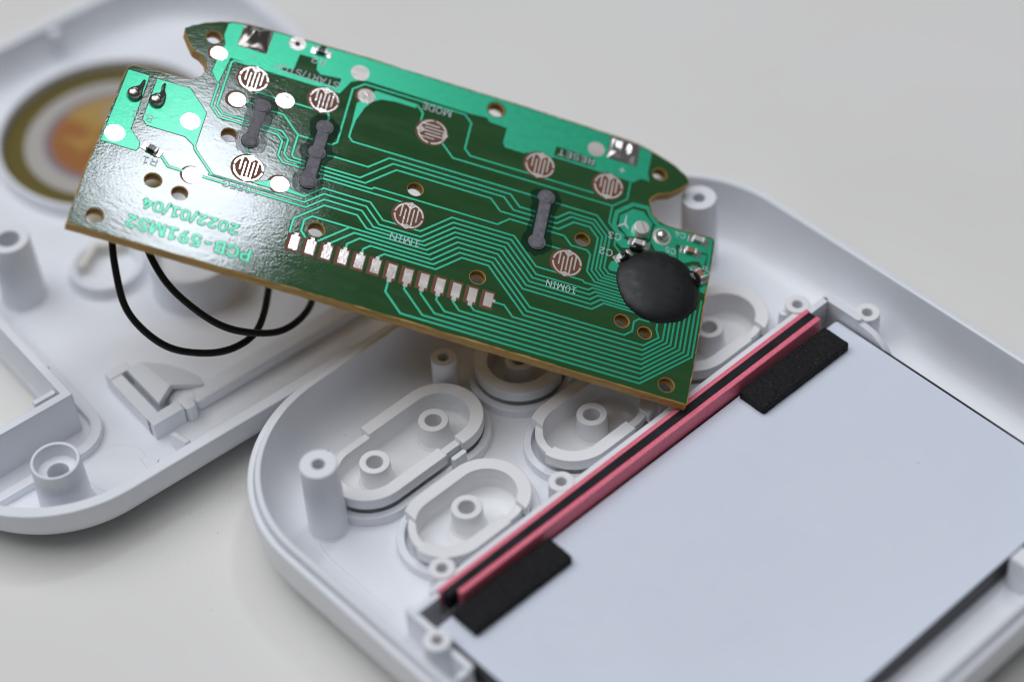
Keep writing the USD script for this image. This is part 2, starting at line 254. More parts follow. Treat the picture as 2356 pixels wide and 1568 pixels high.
# collars of the button wells and the clips that hold the buttons
BUTTONS = [(-26.8, 8.0, 12.35, 6.05, (-5.25, 5.25), 'long white button with two hollow pegs, near the left rim of the front case'),
           (-28.6, 22.6, 9.4, 6.05, (0.0,), 'white oval button nearest the lower left end of the pink strip'),
           (-5.75, 22.6, 9.4, 6.05, (0.0,), 'white oval button half under the lower right edge of the circuit board'),
           (-5.6, 8.1, 6.4, 6.4, (0.0,), 'round white button in the shade under the circuit board'),
           (17.1, 22.6, 9.4, 6.05, (0.0,), 'white oval button right of the circuit board beside the upper end of the pink strip')]
for u, v, hx, hy, pegs, lab in BUTTONS:
    c = [(-1.0, FLOOR - 0.1), (-0.95, 3.75), (-0.85, 3.85), (0.1, 3.85), (0.15, 3.7), (0.15, FLOOR - 0.1)]
    obj('button_well', loft(hx, hy, hy, c, 16, loop=True, at=L(u, v)), 'front_plastic', front)
    obj('button_clip', moved(slab(1.25, 0.42, 0.4, FLOOR - 0.1, 5.9, 0.2), (*L(u + 3.85, v + hy + 0.62), 0)), 'front_plastic', front)
obj('gate_mark', loft(4.6, 4.6, 4.6, [(0, FLOOR - 0.05), (0.05, FLOOR + 0.05), (0.1, FLOOR + 0.05)], 12, at=L(31.0, 24.0)), 'front_plastic', front)

obj('gate_scar', join(*[moved(blob(ellipse(L(34.9 + a, 42.5 + b), r1, r2, w), h, k, 0.5), (0, 0, 2.42)) for k, (a, b, r1, r2, w, h) in enumerate(((0, -1.2, 0.35, 0.2, 40, 0.35), (0.3, 0.3, 1.2, 0.22, -70, 0.4), (0.8, 1.6, 0.9, 0.3, -40, 0.5), (1.0, 3.0, 0.35, 0.25, 10, 0.3)))]), 'front_plastic', front)

# ------------------------------------------------------------------ the buttons, seen from behind
for u, v, hx, hy, pegs, lab in BUTTONS:
    b = thing('timer_button', lab, 'button', [sum(x) for x in zip(frame_loc(FRONT_AZ, u, v), (0, 0, 0))], FRONT_AZ, 'loose buttons in the front case')
    wide, inner = Polygon(rrect(hx, hy, hy, 18)), Polygon(rrect(hx - 1.85, hy - 1.85, hy - 1.85, 18))
    thin = Polygon(rrect(hx - 0.75, hy - 0.75, hy - 0.75, 18))
    cut = sbox(2.35, -hy - 1, 5.3, 0)
    if hx > 7: cut = cut.union(sbox(-hx - 1, -0.6 if hx < 12 else 1.0, -2.6 if hx > 12 else -hx + 3.2, hy + 1))
    ring = wide.difference(inner).difference(cut.difference(thin))
    low = thin.difference(inner)
    m = join(prism(ring.difference(cut), 4.75, 6.5), prism(low.intersection(cut), 4.75, 5.75))
    obj('flange', m, 'button_plastic', b, smooth=25)
    cup = [(0.95, 1.0), (0.95, 4.77), (1.84, 4.77), (1.84, 3.1), (2.0, 2.85), (2.4, 2.75)]
    obj('cap', loft(hx, hy, hy, cup, 18), 'button_plastic', b)
    for x in pegs:
        obj('peg', post(2.1, 1.12, 2.7, 6.55, 3.4, (x, 0), 0.10, n=12), 'button_plastic', b)
    if hx > 12:
        obj('flash', join(*[hullmesh([(hx - 4.9 + a, 4.7 - a * 0.75 + 0.9, 5.9), (hx - 4.3 + a, 4.5 - a * 0.75 + 0.9, 5.9), (hx - 4.5 + a, 4.6 - a * 0.75 + 0.9, 6.4), (hx - 4.3 + a * 1.02, 5.6 - a * 0.75 + 0.8, 6.3)]) for a in (0.0, 1.3, 2.3)]), 'button_plastic', b, smooth=False)

# ------------------------------------------------------------------ display, contact strip and foam pads
fz = lambda u, v: frame_loc(FRONT_AZ, u, v)
lcd = thing('display_panel', 'display panel lying face down in the front case, pale grey backing sheet uppermost', 'display', fz(-6.9, 56.0), FRONT_AZ)
obj('glass', slab(37.9, 21.78, 0.3, 3.2, 6.1, 0.04), 'glass_edge', lcd)
obj('backing_sheet', slab(37.35, 21.55, 0.4, 6.12, 6.36, 0.04), 'reflector', lcd)
obj('front_polariser', slab(36.5, 20.0, 0.3, 2.9, 3.18, 0.03), 'glass_edge', lcd)
z = thing('contact_strip', 'pink rubber contact strip with a black core along the display edge', 'rubber strip', fz(-6.9, 32.6), FRONT_AZ)
obj('rubber_side', slab(34.4, 0.36, 0.12, 5.6, 8.75, 0.12, at=(0, 0.90)), 'pink', z)
obj('rubber_side', slab(33.6, 0.46, 0.2, 5.9, 8.75, 0.24, at=(0.8, -1.08)), 'pink', z)
obj('conductive_core', slab(34.25, 0.575, 0.05, 5.9, 8.66, 0.04, at=(0, -0.04)), 'zebra', z)
def foam_mesh(hx, hy, h, seed):
    m = slab(hx, hy, 0.35, 0, h, 0.16)
    m = trimesh.Trimesh(*trimesh.remesh.subdivide_to_size(m.vertices, m.faces, 0.45)); m.merge_vertices()
    m.vertices += (meshkit.noise(m.vertices * 3.0, seed)[:, None] - 0.5) * [0.10, 0.10, 0.16] * (m.vertices[:, 2:] > 0.05)
    return m
f = thing('foam_pad', 'black foam pad by the display corner beside the upper end of the pink strip', 'foam pad', [a + b for a, b in zip(fz(18.9, 37.0), (0, 0, 6.37))], FRONT_AZ - 0.6, 'black foam pads on the display')
obj('foam', foam_mesh(8.55, 2.3, 1.3, 3), 'foam', f)
f = thing('foam_pad', 'black foam pad at the lower left end of the pink strip, out of focus', 'foam pad', [a + b for a, b in zip(fz(-33.5, 36.8), (0, 0, 6.37))], FRONT_AZ - 0.3, 'black foam pads on the display')
obj('foam', foam_mesh(8.35, 2.3, 1.3, 5), 'foam', f)

# ------------------------------------------------------------------ rear half of the case
REAR_AZ = 35.5
RU0, RV0, RHX, RHY, RR = -33.4, -52.6, 46.0, 47.3, 20.0
def K(u, v): return (u - RU0, RV0 - v)
rear = thing('rear_shell', 'white rear half of the timer case behind the board, with battery well and buzzer seat', 'plastic case', frame_loc(REAR_AZ, RU0, RV0), REAR_AZ)
rp = [(7.0, 0.9), (4.8, 1.1), (3.4, 1.7), (2.2, 2.7), (1.2, 4.0), (0.5, 5.4), (0.1, 7.0), (0.0, 8.6), (0.08, 8.85), (0.25, 8.95), (1.55, 8.95), (1.7, 8.88), (1.8, 8.7), (1.95, 7.0), (2.4, 5.4), (3.2, 4.0), (4.4, 3.0), (5.8, 2.5), (7.5, 2.4), (7.5, 1.6), (7.2, 1.2)]
RF = 2.4
hole = Polygon([K(-58.2, -25.6), K(-58.2, -66.0), K(-76.0, -66.0), K(-76.0, -25.6)])
rfloor = Polygon(rrect(RHX - 7.2, RHY - 7.2, RR - 7.2, 28)).difference(hole)
obj('shell', join(loft(RHX, RHY, RR, rp, 28, loop=True), prism(rfloor, 1.0, RF - 0.004)), 'rear_plastic', rear)
obj('battery_wall', prism(LineString([K(-57.5, -66), K(-57.5, -25.05), K(-78, -25.05)]).buffer(0.6, cap_style='square', join_style='mitre'), 0.2, 9.9), 'rear_plastic', rear)
obj('battery_wall', wall([K(-58.3, -27.2), K(-61.6, -27.2)], 0.8, 0.2, 9.2, 'flat'), 'rear_plastic', rear, label='short rib inside the battery well corner')
obj('battery_wall', wall([K(-56.6, -62), K(-56.6, -32.0)], 0.5, 1.0, 9.2), 'rear_plastic', rear)
obj('floor_ridge', prism(Polygon(rrect(26, 26, 5, 10)).buffer(0.6).difference(Polygon(rrect(26, 26, 5, 10)).buffer(-0.9)).intersection(sbox(-40, -30, 40, 0)), 0, 1.3).apply_translation((K(-80.6, 0)[0], K(0, -46.2)[1], RF - 0.05)), 'rear_plastic', rear)
# counterbored screw post, tall post
cb = [(-0.75, RF - 0.1), (-0.3, RF + 0.5), (0, 11.6), (0.08, 11.8), (0.4, 11.8), (0.5, 11.7), (0.62, 9.7), (1.85, 9.6), (1.95, 9.4), (1.95, 3.0)]
obj('screw_post', loft(3.35, 3.35, 3.35, cb, 14, at=K(-65.5, -13.9)), 'rear_plastic', rear, label='wide counterbored screw post near the front rim')
obj('screw_post', post(3.0, 1.6, RF - 0.1, 14.0, 6.0, K(-49.4, -53.2), 0.35, n=12), 'rear_plastic', rear)
# round seats under the board
seat = [(-0.5, RF - 0.1), (0, 3.0), (0, 4.2), (0.2, 4.35), (0.8, 4.35), (1.1, 4.1), (1.5, 3.2), (2.6, 3.0)]
obj('round_seat', loft(5.6, 5.6, 5.6, seat, 16, at=K(-37.4, -49.0)), 'rear_plastic', rear)
obj('seat_rib', wall([K(-40.6, -50.6), K(-36.8, -53.0), K(-33.6, -50.5)], 0.9, RF, 5.0), 'aged_plastic', rear)
obj('magnet_seat', loft(6.6, 6.6, 6.6, [(-0.6, RF - 0.1), (0, 3.4), (0, 8.6), (0.2, 8.9), (0.9, 8.9), (1.1, 8.6), (1.5, 7.4), (3.0, 7.2)], 18, at=K(-28.5, -38.0)), 'rear_plastic', rear)
obj('buzzer_seat', loft(18.0, 18.0, 18.0, [(-0.3, RF - 0.1), (0, 3.0), (0, 4.4), (0.15, 4.55), (0.65, 4.55), (0.8, 4.4), (0.8, RF - 0.1)], 30, loop=True, at=K(-21.3, -74.3)), 'rear_plastic', rear)
obj('rim_rib', block(K(-17.6, 0)[0], K(-16.2, 0)[0], K(0, -96.2)[1], K(0, -98.9)[1], RF, 8.2), 'rear_plastic', rear)
# latch of the stand
obj('latch_frame', join(wall([K(-49.0, -28.2), K(-49.0, -16.9)], 1.9, RF - 0.1, 5.2, 'flat'), wall([K(-49.95, -16.9), K(-45.0, -16.9)], 1.9, RF - 0.1, 5.3, 'flat'), wall([K(-49.9, -28.2), K(-46.4, -28.2)], 1.5, RF - 0.1, 5.3, 'flat')), 'rear_plastic', rear)
hk = [(-47.3, -27.0, 5.9), (-47.3, -18.6, 5.9), (-44.3, -20.2, 6.1), (-44.8, -27.2, 5.7), (-40.5, -18.6, 4.7), (-41.5, -24.5, 4.8)]
def sheet(us, zt, zb):
    top = np.array([(*K(u, v), z_) for u, v, z_ in us]); return hullmesh(np.vstack([top, top - [0, 0, zt - zb]]))
obj('latch_tongue', sheet(hk[:4], 1.0, 0.0), 'rear_plastic', rear)
obj('latch_tongue', sheet([(-44.8, -27.2, 5.6), (-44.3, -20.3, 6.0), (-42.9, -20.4, 5.6), (-41.4, -19.4, 5.1), (-40.2, -18.5, 4.6), (-39.7, -20.4, 4.4), (-40.4, -23.4, 4.0), (-41.6, -26.6, 3.4), (-42.6, -28.2, 2.9)], 0.8, 0.0), 'rear_plastic', rear)
obj('latch_hub', loft(2.0, 2.0, 2.0, [(0, RF), (0, 4.0), (0.3, 4.4), (0.8, 4.5)], 10, at=K(-43.6, -18.6)), 'rear_plastic', rear)
obj('latch_stub', slab(0.9, 1.1, 0.7, RF - 0.1, 5.0, 0.25, at=K(-43.9, -16.7)), 'rear_plastic', rear)
obj('cross_ridge', slab(17.0, 1.5, 0.5, RF - 0.1, 4.4, 0.35, at=K(-25.6, -17.9)), 'rear_plastic', rear)
obj('gusset', hullmesh([(*K(-49.0, -13.6), RF), (*K(-48.2, -13.6), RF), (*K(-49.0, -13.4), 5.0), (*K(-48.2, -13.4), 5.0), (*K(-49.0, -9.0), 7.0), (*K(-48.2, -9.0), 7.0), (*K(-49.0, -8.4), RF), (*K(-48.2, -8.4), RF)]), 'rear_plastic', rear)
obj('gate_mark', loft(4.3, 4.3, 4.3, [(0, RF - 0.05), (0.05, RF + 0.06), (0.1, RF + 0.06)], 14, at=K(-56.8, -15.2)), 'rear_plastic', rear)
obj('gate_mark', hullmesh([(*K(-53.6, -14.8), RF + 0.02), (*K(-52.9, -14.6), RF + 0.02), (*K(-54.2, -10.9), RF + 0.02), (*K(-52.2, -11.4), RF + 1.5), (*K(-53.0, -14.2), RF + 0.5)]), 'rear_plastic', rear)

# ------------------------------------------------------------------ buzzer
bz = thing('buzzer_disc', 'round brass buzzer disc with a shiny centre, blurred behind the board', 'buzzer', [a + b for a, b in zip(frame_loc(REAR_AZ, -21.3, -74.3), (0, 0, RF))], REAR_AZ)
obj('brass_plate', loft(17.0, 17.0, 17.0, [(0, 0.3), (0, 0.5), (0.1, 0.55), (0.3, 0.55)], 30), 'brass', bz)
obj('ceramic_disc', loft(13.6, 13.6, 13.6, [(0, 0.56), (0, 0.72), (0.1, 0.78), (0.3, 0.78)], 30), 'ceramic', bz)
obj('electrode', loft(10.6, 10.6, 10.6, [(0, 0.79), (0, 0.82), (0.1, 0.84), (0.3, 0.84)], 30), 'silver', bz)
for k, (u, v, r_) in enumerate(((-30.5, -59.8, 2.3), (-28.0, -58.5, 2.6), (-33.0, -60.2, 1.3))):
    g = np.array(K(u, v)) - K(-21.3, -74.3)
    obj('glue_drop', moved(blob(ellipse(g, r_, r_ * 0.75, 20 * k), 2.6, k, 0.3), (0, 0, 0.2)), 'glue', bz)

# ------------------------------------------------------------------ circuit board (x along its long side, y towards its curved edge)
TRACES=[[[28.46,14.69],[30.74,16.98],[37.32,16.98],[39.57,14.72],[41.06,14.72],[44.85,14.72],[48.55,18.43],[57.42,18.43],[61.27,14.58],[63.6,14.58],[66.41,14.58],[67.93,14.58],[68.19,14.31],[73.82,14.31]],[[15.55,13.86],[23.01,13.86],[28.75,13.86],[31.0,16.11],[36.95,16.11],[39.22,13.84],[45.06,13.84],[48.9,17.68],[57.16,17.68],[61.5,13.34],[68.95,13.34],[69.43,13.82],[74.11,13.82]],[[18.61,13.14],[22.85,13.14],[29.14,13.14],[31.24,15.23],[36.52,15.23],[38.56,13.2],[45.47,13.2],[49.2,16.93],[56.8,16.93],[61.11,12.63],[69.2,12.63],[69.88,13.32],[74.19,13.32]],[[28.12,8.48],[28.03,8.78],[28.03,10.87],[31.47,14.31],[36.07,14.31],[37.75,12.63],[45.89,12.63],[49.46,16.19],[56.48,16.19],[60.79,11.88],[69.39,11.88],[70.38,12.86],[74.7,12.86]],[[30.31,8.37],[29.44,9.24],[29.44,11.12],[30.35,12.03],[35.52,12.03],[46.3,12.03],[49.75,15.49],[56.14,15.49],[60.48,11.15],[69.67,11.15],[70.84,12.32],[75.7,12.32]],[[33.51,8.57],[36.34,11.39],[46.79,11.39],[50.12,14.73],[55.81,14.73],[60.13,10.42],[69.9,10.42],[71.38,11.89],[76.68,11.89]],[[35.78,8.43],[35.78,9.32],[37.2,10.74],[47.21,10.74],[50.39,13.93],[55.55,13.93],[61.63,7.85],[74.95,7.85],[75.93,8.83],[75.93,10.44],[76.57,11.08],[78.04,11.08]],[[38.03,8.38],[38.03,9.27],[38.85,10.09],[47.63,10.09],[50.72,13.17],[55.27,13.17],[61.34,7.1],[77.78,7.1],[79.67,9.0],[79.15,10.24],[79.14,11.19]],[[40.22,8.52],[40.33,8.82],[40.94,9.43],[48.12,9.43],[51.16,12.46],[54.93,12.46],[61.05,6.34],[77.81,6.34],[80.26,8.79],[80.26,11.67]],[[31.94,8.4],[35.53,11.99]],[[42.36,5.62],[42.36,3.7],[45.01,1.05],[78.19,1.05],[84.64,7.5],[84.64,16.97]],[[44.65,5.57],[44.65,4.98],[47.86,1.77],[78.12,1.77],[84.03,7.68],[84.03,15.13]],[[46.93,5.69],[46.93,5.01],[49.36,2.58],[78.09,2.58],[83.39,7.89],[83.39,14.3]],[[49.16,5.63],[49.16,4.77],[50.6,3.33],[78.03,3.33],[82.76,8.06],[82.76,13.56]],[[51.42,5.57],[51.42,5.17],[52.5,4.09],[77.96,4.09],[82.1,8.23],[82.1,12.91]],[[53.68,5.53],[54.39,4.82],[77.88,4.82],[81.45,8.39],[81.45,12.37]],[[56.8,7.01],[58.19,7.01],[59.64,5.56],[77.84,5.56],[80.86,8.58],[80.86,11.97]],[[32.74,34.13],[32.11,32.42],[32.11,27.93],[32.11,26.58],[32.74,25.95],[58.19,25.95],[59.46,25.95]],[[29.95,22.42],[30.82,22.55],[35.74,22.55],[38.25,25.06],[54.13,25.06],[55.64,25.06],[57.25,23.44],[59.58,23.44]],[[29.59,20.43],[35.07,20.43],[38.94,24.3],[54.27,24.3],[54.84,24.3],[56.51,22.63],[59.55,22.63]],[[29.57,19.8],[35.94,19.8],[39.58,23.43],[53.14,23.43],[54.78,21.78],[59.51,21.78]],[[29.54,19.15],[36.96,19.15],[37.31,19.51],[54.82,19.51],[56.27,20.96],[59.48,20.96]],[[29.73,18.2],[30.27,18.52],[34.13,18.52],[41.21,18.52],[42.56,18.52]],[[20.98,27.0],[22.73,27.0],[25.39,24.33],[27.47,24.33]],[[25.36,24.31],[25.36,20.83],[25.73,20.45],[27.36,20.45]],[[25.8,33.51],[22.23,33.51],[14.09,33.51],[13.73,33.15],[13.73,28.6],[13.73,25.22],[14.74,24.22],[17.46,24.22],[20.63,24.22],[23.21,24.22],[24.29,23.15],[24.29,20.68],[25.04,19.93],[27.32,19.93]],[[12.98,28.95],[12.98,24.92],[14.45,23.45],[17.54,23.45],[20.38,23.45],[22.7,23.45],[23.58,22.58],[23.58,20.1],[24.49,19.18],[27.39,19.18]],[[17.95,29.36],[20.39,29.37],[21.52,29.22]],[[23.37,29.4],[25.73,29.4],[28.46,29.4],[28.78,28.61],[28.56,27.49]],[[17.12,27.25],[18.76,27.24]],[[29.51,24.38],[30.1,24.38],[30.77,25.05],[30.77,34.75],[31.02,35.01],[32.19,36.18],[46.84,36.18],[47.98,35.03],[47.98,30.39],[48.93,29.44],[60.61,29.44],[66.98,29.44]],[[44.75,30.13],[46.67,28.22],[60.77,28.22],[69.9,28.22],[71.76,30.09],[71.76,33.06]],[[39.98,35.37],[41.07,34.27],[41.07,32.63]],[[62.0,25.86],[63.09,25.86],[68.05,25.86],[70.45,23.46],[70.45,21.54],[70.45,17.64],[71.21,16.87],[72.44,16.87]],[[61.7,23.44],[62.59,23.44],[64.13,24.98],[67.88,24.98],[69.89,22.97],[69.89,17.27],[70.8,16.37],[72.57,16.37]],[[61.67,22.54],[62.76,22.54],[64.54,24.33],[67.66,24.33],[69.38,22.62],[69.38,16.94],[70.4,15.92],[72.69,15.92]],[[61.67,21.72],[63.21,21.72],[65.07,23.58],[67.4,23.58],[68.81,22.16],[68.81,16.6],[70.02,15.4],[72.83,15.4]],[[61.7,20.89],[64.16,20.89],[65.4,19.65],[67.65,19.65],[68.23,19.07],[68.23,16.26],[69.59,14.89],[73.27,14.89]],[[69.89,28.09],[69.89,25.29],[71.24,23.93],[71.24,21.83],[72.44,20.62]],[[61.75,18.53],[63.68,18.53],[64.6,18.53]],[[12.56,17.62],[12.85,17.05],[16.04,13.86],[24.69,13.86],[23.01,13.86]],[[8.85,14.46],[10.15,13.15],[12.25,13.15],[14.59,13.15],[18.11,13.15]],[[19.16,19.91],[19.78,18.92],[20.11,18.58]],[[20.96,14.7],[23.73,14.71],[25.15,15.57]]]
AREAS={"bzA":[[0.89,26.75],[3.82,26.76],[3.82,17.3],[5.47,15.65],[5.65,14.81],[5.41,14.17],[0.57,14.17]],
"bzB":[[4.95,26.65],[9.57,26.65],[12.67,23.54],[12.67,17.55],[10.98,18.68],[5.67,18.68],[4.9,19.45]],
"top":[[11.69,39.39],[12.37,39.97],[13.92,40.4],[18.15,40.68],[25.1,40.71],[25.81,40.68],[32.64,40.86],[34.66,40.49],[43.11,40.48],[51.61,40.34],[58.6,40.24],[59.24,39.8],[64.03,40.1],[67.45,40.14],[69.16,40.17],[72.19,40.06],[73.97,39.66],[73.97,35.54],[74.4,34.21],[73.18,34.29],[72.01,33.16],[70.29,33.31],[60.38,33.45],[58.95,32.05],[58.29,33.37],[56.29,32.79],[56.32,32.61],[53.38,32.64],[52.96,33.35],[53.01,36.0],[50.45,36.17],[49.91,36.76],[47.69,36.59],[39.68,36.72],[32.41,36.8],[31.23,36.48],[30.15,35.75],[30.18,35.62],[29.19,33.3],[25.44,33.44],[19.81,33.38],[13.4,33.8],[12.89,28.95],[11.59,30.54],[11.69,31.99],[12.18,35.9],[11.61,37.29]],
"wedge":[[33.93,35.61],[39.95,35.44],[39.96,34.74],[37.04,34.77],[35.02,34.44],[33.83,33.59],[33.05,32.11],[32.38,29.59],[32.24,27.81],[32.02,27.9],[31.85,32.53]],
"c8w":[[21.77,14.88],[22.74,15.23],[23.67,15.8],[23.97,14.58],[22.03,14.53]],
"j2w":[[26.25,15.42],[26.84,15.2],[28.49,14.98],[28.53,14.61],[28.04,14.65],[25.99,14.67]],
"island":[[72.86,28.75],[74.4,28.8],[75.92,27.22],[75.91,24.6],[74.53,24.44],[72.82,23.83],[71.32,25.31],[71.24,27.05]],
"c3pad":[[71.35,23.55],[72.35,23.41],[73.82,22.93],[76.08,22.74],[75.88,24.01],[76.14,24.1],[76.21,22.79],[74.73,22.43],[72.34,21.74],[71.4,22.4]],
"right":[[76.26,26.92],[78.2,27.12],[84.53,27.24],[85.07,26.63],[85.13,23.96],[85.09,20.3],[85.11,18.25],[84.27,18.28],[83.99,19.25],[84.48,19.75],[84.6,22.77],[84.28,25.0],[81.27,24.43],[79.91,25.12],[79.71,24.54],[80.24,22.89],[80.03,22.48],[78.39,23.15],[77.03,22.91],[76.12,24.26]],
"c5pad":[[80.14,24.53],[84.33,24.68],[84.11,22.27],[83.42,23.19],[82.6,23.06],[81.31,22.27],[80.42,22.62]],
"c2pad":[[71.22,18.97],[71.8,19.4],[72.47,18.65],[72.47,17.55],[71.29,17.46],[70.99,17.9]],
"c6pad":[[81.94,21.83],[82.69,22.43],[85.01,19.94],[84.3,19.03]]}
OUTLINE=[[-0.0,0.34],[5.93,0.08],[15.11,0.28],[42.62,0.16],[68.11,-0.03],[85.12,-0.19],[85.26,23.78],[85.14,27.41],[84.95,27.77],[84.57,27.97],[78.1,27.76],[76.63,28.16],[75.72,29.02],[75.25,30.22],[75.13,31.03],[75.03,31.08],[75.4,31.9],[76.06,32.63],[77.66,33.33],[78.9,34.57],[80.11,36.02],[80.12,36.41],[79.5,37.23],[77.44,38.57],[73.96,39.75],[71.71,40.33],[69.11,40.5],[67.39,40.51],[63.97,40.62],[59.17,40.74],[51.53,40.83],[43.02,40.89],[32.6,41.02],[25.76,40.87],[18.27,40.76],[15.38,40.64],[13.89,40.5],[12.07,40.06],[10.55,39.5],[8.72,38.62],[6.98,37.4],[6.16,36.62],[6.24,36.06],[7.38,34.37],[8.23,33.2],[9.29,32.82],[10.16,32.1],[10.56,31.2],[10.67,30.19],[10.34,29.36],[9.61,28.55],[8.76,28.19],[6.89,28.14],[1.93,27.88],[1.38,27.91],[0.7,27.26],[0.5,26.31],[0.13,15.65],[-0.13,7.91]]
RIM_BAND=[[72.42,23.69],[71.21,24.26],[70.61,25.39],[70.69,27.45],[72.74,29.52],[74.9,29.66],[75.78,28.1],[76.91,27.16],[80.96,27.35],[84.35,27.38],[84.49,27.52]]

BO = np.array([-56.55732, -8.26427, 37.04630])
BM = np.array([[0.93082449, 0.24389184, 0.27218107], [-0.18551667, 0.95698494, -0.22307708], [-0.31487987, 0.15715148, 0.93603103]])
BX, BY, BN = BM.T
pcb = thing('circuit_board', 'green printed circuit board lying tilted across both case halves', 'circuit board', matrix=Gf.Matrix4d(*[*BX, 0, *BY, 0, *BN, 0, *(BO * MM), 1]))
outline = Polygon([(0, 0)] + OUTLINE[3:4] + [(85.1, -0.12)] + OUTLINE[6:]).buffer(0.25, quad_segs=4).buffer(-0.25, quad_segs=4)
HOLES = [(10.35, 36.47, 1.08), (16.55, 21.07, 1.12), (8.84, 10.34, 1.16), (12.69, 9.56, 1.08), (3.18, 2.38, 1.15), (50.96, 38.61, 1.15), (42.75, 21.26, 1.08), (75.67, 36.08, 1.02), (66.73, 21.22, 1.02),
         (31.32, 10.18, 1.12), (53.84, 10.18, 1.08), (74.26, 10.02, 1.02), (77.66, 9.2, 0.95), (81.83, 2.08, 1.1), (21.62, 39.6, 0.36)]
holes = unary_union([Point(x, y).buffer(r, quad_segs=9) for x, y, r in HOLES])
lam = outline.difference(holes)
def chipped(poly, step, amp, seed):
    """The sawn edge is not quite straight: the outline densified and nudged."""
    p = shapely.segmentize(poly, step); c = shapely.get_coordinates(p.exterior); k = meshkit.noise(np.column_stack([c * 1.4, np.zeros(len(c))]), seed)[:, None] - 0.5
    k2 = meshkit.noise(np.column_stack([c * 0.35, np.ones(len(c))]), seed)[:, None] ** 4
    d = np.array(poly.centroid.coords[0]) - c; d /= np.linalg.norm(d, axis=1)[:, None]
    return Polygon(c + d * (k * amp + k2 * amp * 1.2), [r.coords for r in p.interiors]).buffer(0)
lamc = chipped(lam, 0.35, 0.12, 4)
obj('laminate', join(prism(lamc, -1.55, -0.62), prism(chipped(lam, 0.35, 0.22, 9), -0.95, -0.40), prism(lamc.intersection(chipped(lam, 0.35, 0.14, 11)), -0.62, -0.045)), 'laminate', pcb, smooth=False)
maskp = chipped(outline.buffer(-0.13).difference(holes.buffer(0.10)), 0.5, 0.14, 21)
obj('lacquer', prism(maskp, -0.05, 0.0), 'mask', pcb, smooth=False)

def stroke(P, w=0.27): return LineString(P).buffer(w / 2, cap_style='flat', join_style='mitre')
OPEN = 2.3
CONTACTS = [(17.33, 31.4, 0), (27.4, 31.4, 0), (43.01, 31.5, 90), (58.72, 31.4, 0), (68.8, 31.35, 0), (42.8, 16.65, 0), (65.3, 16.6, 0), (20.32, 16.6, 0)]
DISCS = [(11.72, 33.94, 1.22, 1.35), (16.07, 27.13, 1.22, 1.5), (22.31, 29.35, 1.32, 1.45), (31.13, 37.85, 1.32, 0), (32.85, 34.22, 1.22, 1.4), (2.01, 15.94, 1.38, 0), (10.98, 21.35, 1.38, 0), (13.49, 12.89, 1.3, 1.45), (24.97, 15.56, 1.3, 1.5), (66.04, 37.05, 1.25, 0)]
PADX = np.linspace(28.98, 55.9, 13); PADY = 7.1
opened = unary_union([Point(x - 0.12, y).buffer(OPEN) for x, y, _ in CONTACTS] + [Point(x, y).buffer(r) for x, y, r, o in DISCS] + [sbox(x - 0.95, PADY - 1.35, x + 0.72, PADY + 1.35) for x in PADX])
bare = opened.union(unary_union([sbox(13.75, 36.2, 18.0, 40.45), sbox(67.7, 36.1, 72.2, 40.2), Point(21.62, 39.6).buffer(1.2)]))
clear = holes.buffer(0.25).union(bare)
COPPER = []
for P in TRACES:
    g = stroke(P).difference(clear)
    COPPER.append(g)
    if not g.is_empty: obj('trace', prism(g.buffer(0), 0.001, 0.045), 'copper', pcb, smooth=False)
cutlabel = Polygon([(22.36, 37.92), (23.94, 38.0), (24.98, 37.69), (25.2, 36.18), (25.9, 35.56), (28.87, 35.91), (28.72, 34.17), (20.41, 34.32), (20.7, 34.79), (22.17, 35.0)])
cutreset = Polygon([(60.44, 35.48), (66.2, 35.27), (66.31, 33.83), (60.32, 33.78)])
notch = Polygon([(24.85, 41.5), (25.75, 41.5), (25.55, 39.6), (24.86, 39.6)])
inside = outline.buffer(-0.32)
areas = {k: Polygon(v).buffer(0) for k, v in AREAS.items()}
areas['top'] = areas['top'].union(sbox(15.5, 38.8, 71.0, 42)).difference(unary_union([cutlabel, cutreset, notch]))
areas['right'] = areas['right'].difference(Polygon(AREAS['c5pad']).buffer(0.25)).union(stroke(RIM_BAND + [[84.72, 27.0], [84.82, 18.4]], 0.62)).difference(Polygon(AREAS['island']).buffer(0.24))
for k, g in areas.items():
    g = g.intersection(inside).difference(clear).buffer(-0.02).buffer(0.02)
    for h in getattr(g, 'geoms', [g]):
        COPPER.append(h)
        if h.area > 0.15: obj('copper_area', prism(h, 0.001, 0.046), 'copper', pcb, smooth=False)
# bare laminate windows and the tinned pads in them
def arc(r, a0, a1, n=26): a = np.radians(np.linspace(a0, a1, n)); return np.stack([r * np.cos(a), r * np.sin(a)], 1)
W = 0.26
comb = [LineString(arc(1.95, 8, 172)).buffer(W / 2), LineString(arc(1.95, 188, 352)).buffer(W / 2), Point(0, 1.95).buffer(0.3), Point(0, -1.95).buffer(0.3)]
for x, y0, y1 in ((-1.12, 1.55, -0.45), (0, 1.9, -1.15), (1.12, 1.55, -0.75), (-0.56, -1.8, 0.85), (0.56, -1.8, 1.1)):
    comb.append(LineString([(x, y0), (x, y1)]).buffer(0.215 / 2))
comb.append(LineString([(-0.55, 1.8), (0, 1.2), (0.55, 1.8)]).buffer(0.13)); comb.append(LineString([(-0.55, -1.85), (0.02, -1.5), (0.56, -1.8)]).buffer(0.1))
comb = unary_union(comb)
comb_mesh = prism(comb, 0, 0.05)
for x, y, rot in CONTACTS:
    w = obj('contact_window', prism(Point(x - 0.12, y).buffer(OPEN, quad_segs=12), 0.0, 0.012), 'opening', pcb, smooth=False)
    obj('contact_comb', turned(comb_mesh, rot, (x, y, 0.013)), 'tin', w, smooth=False)
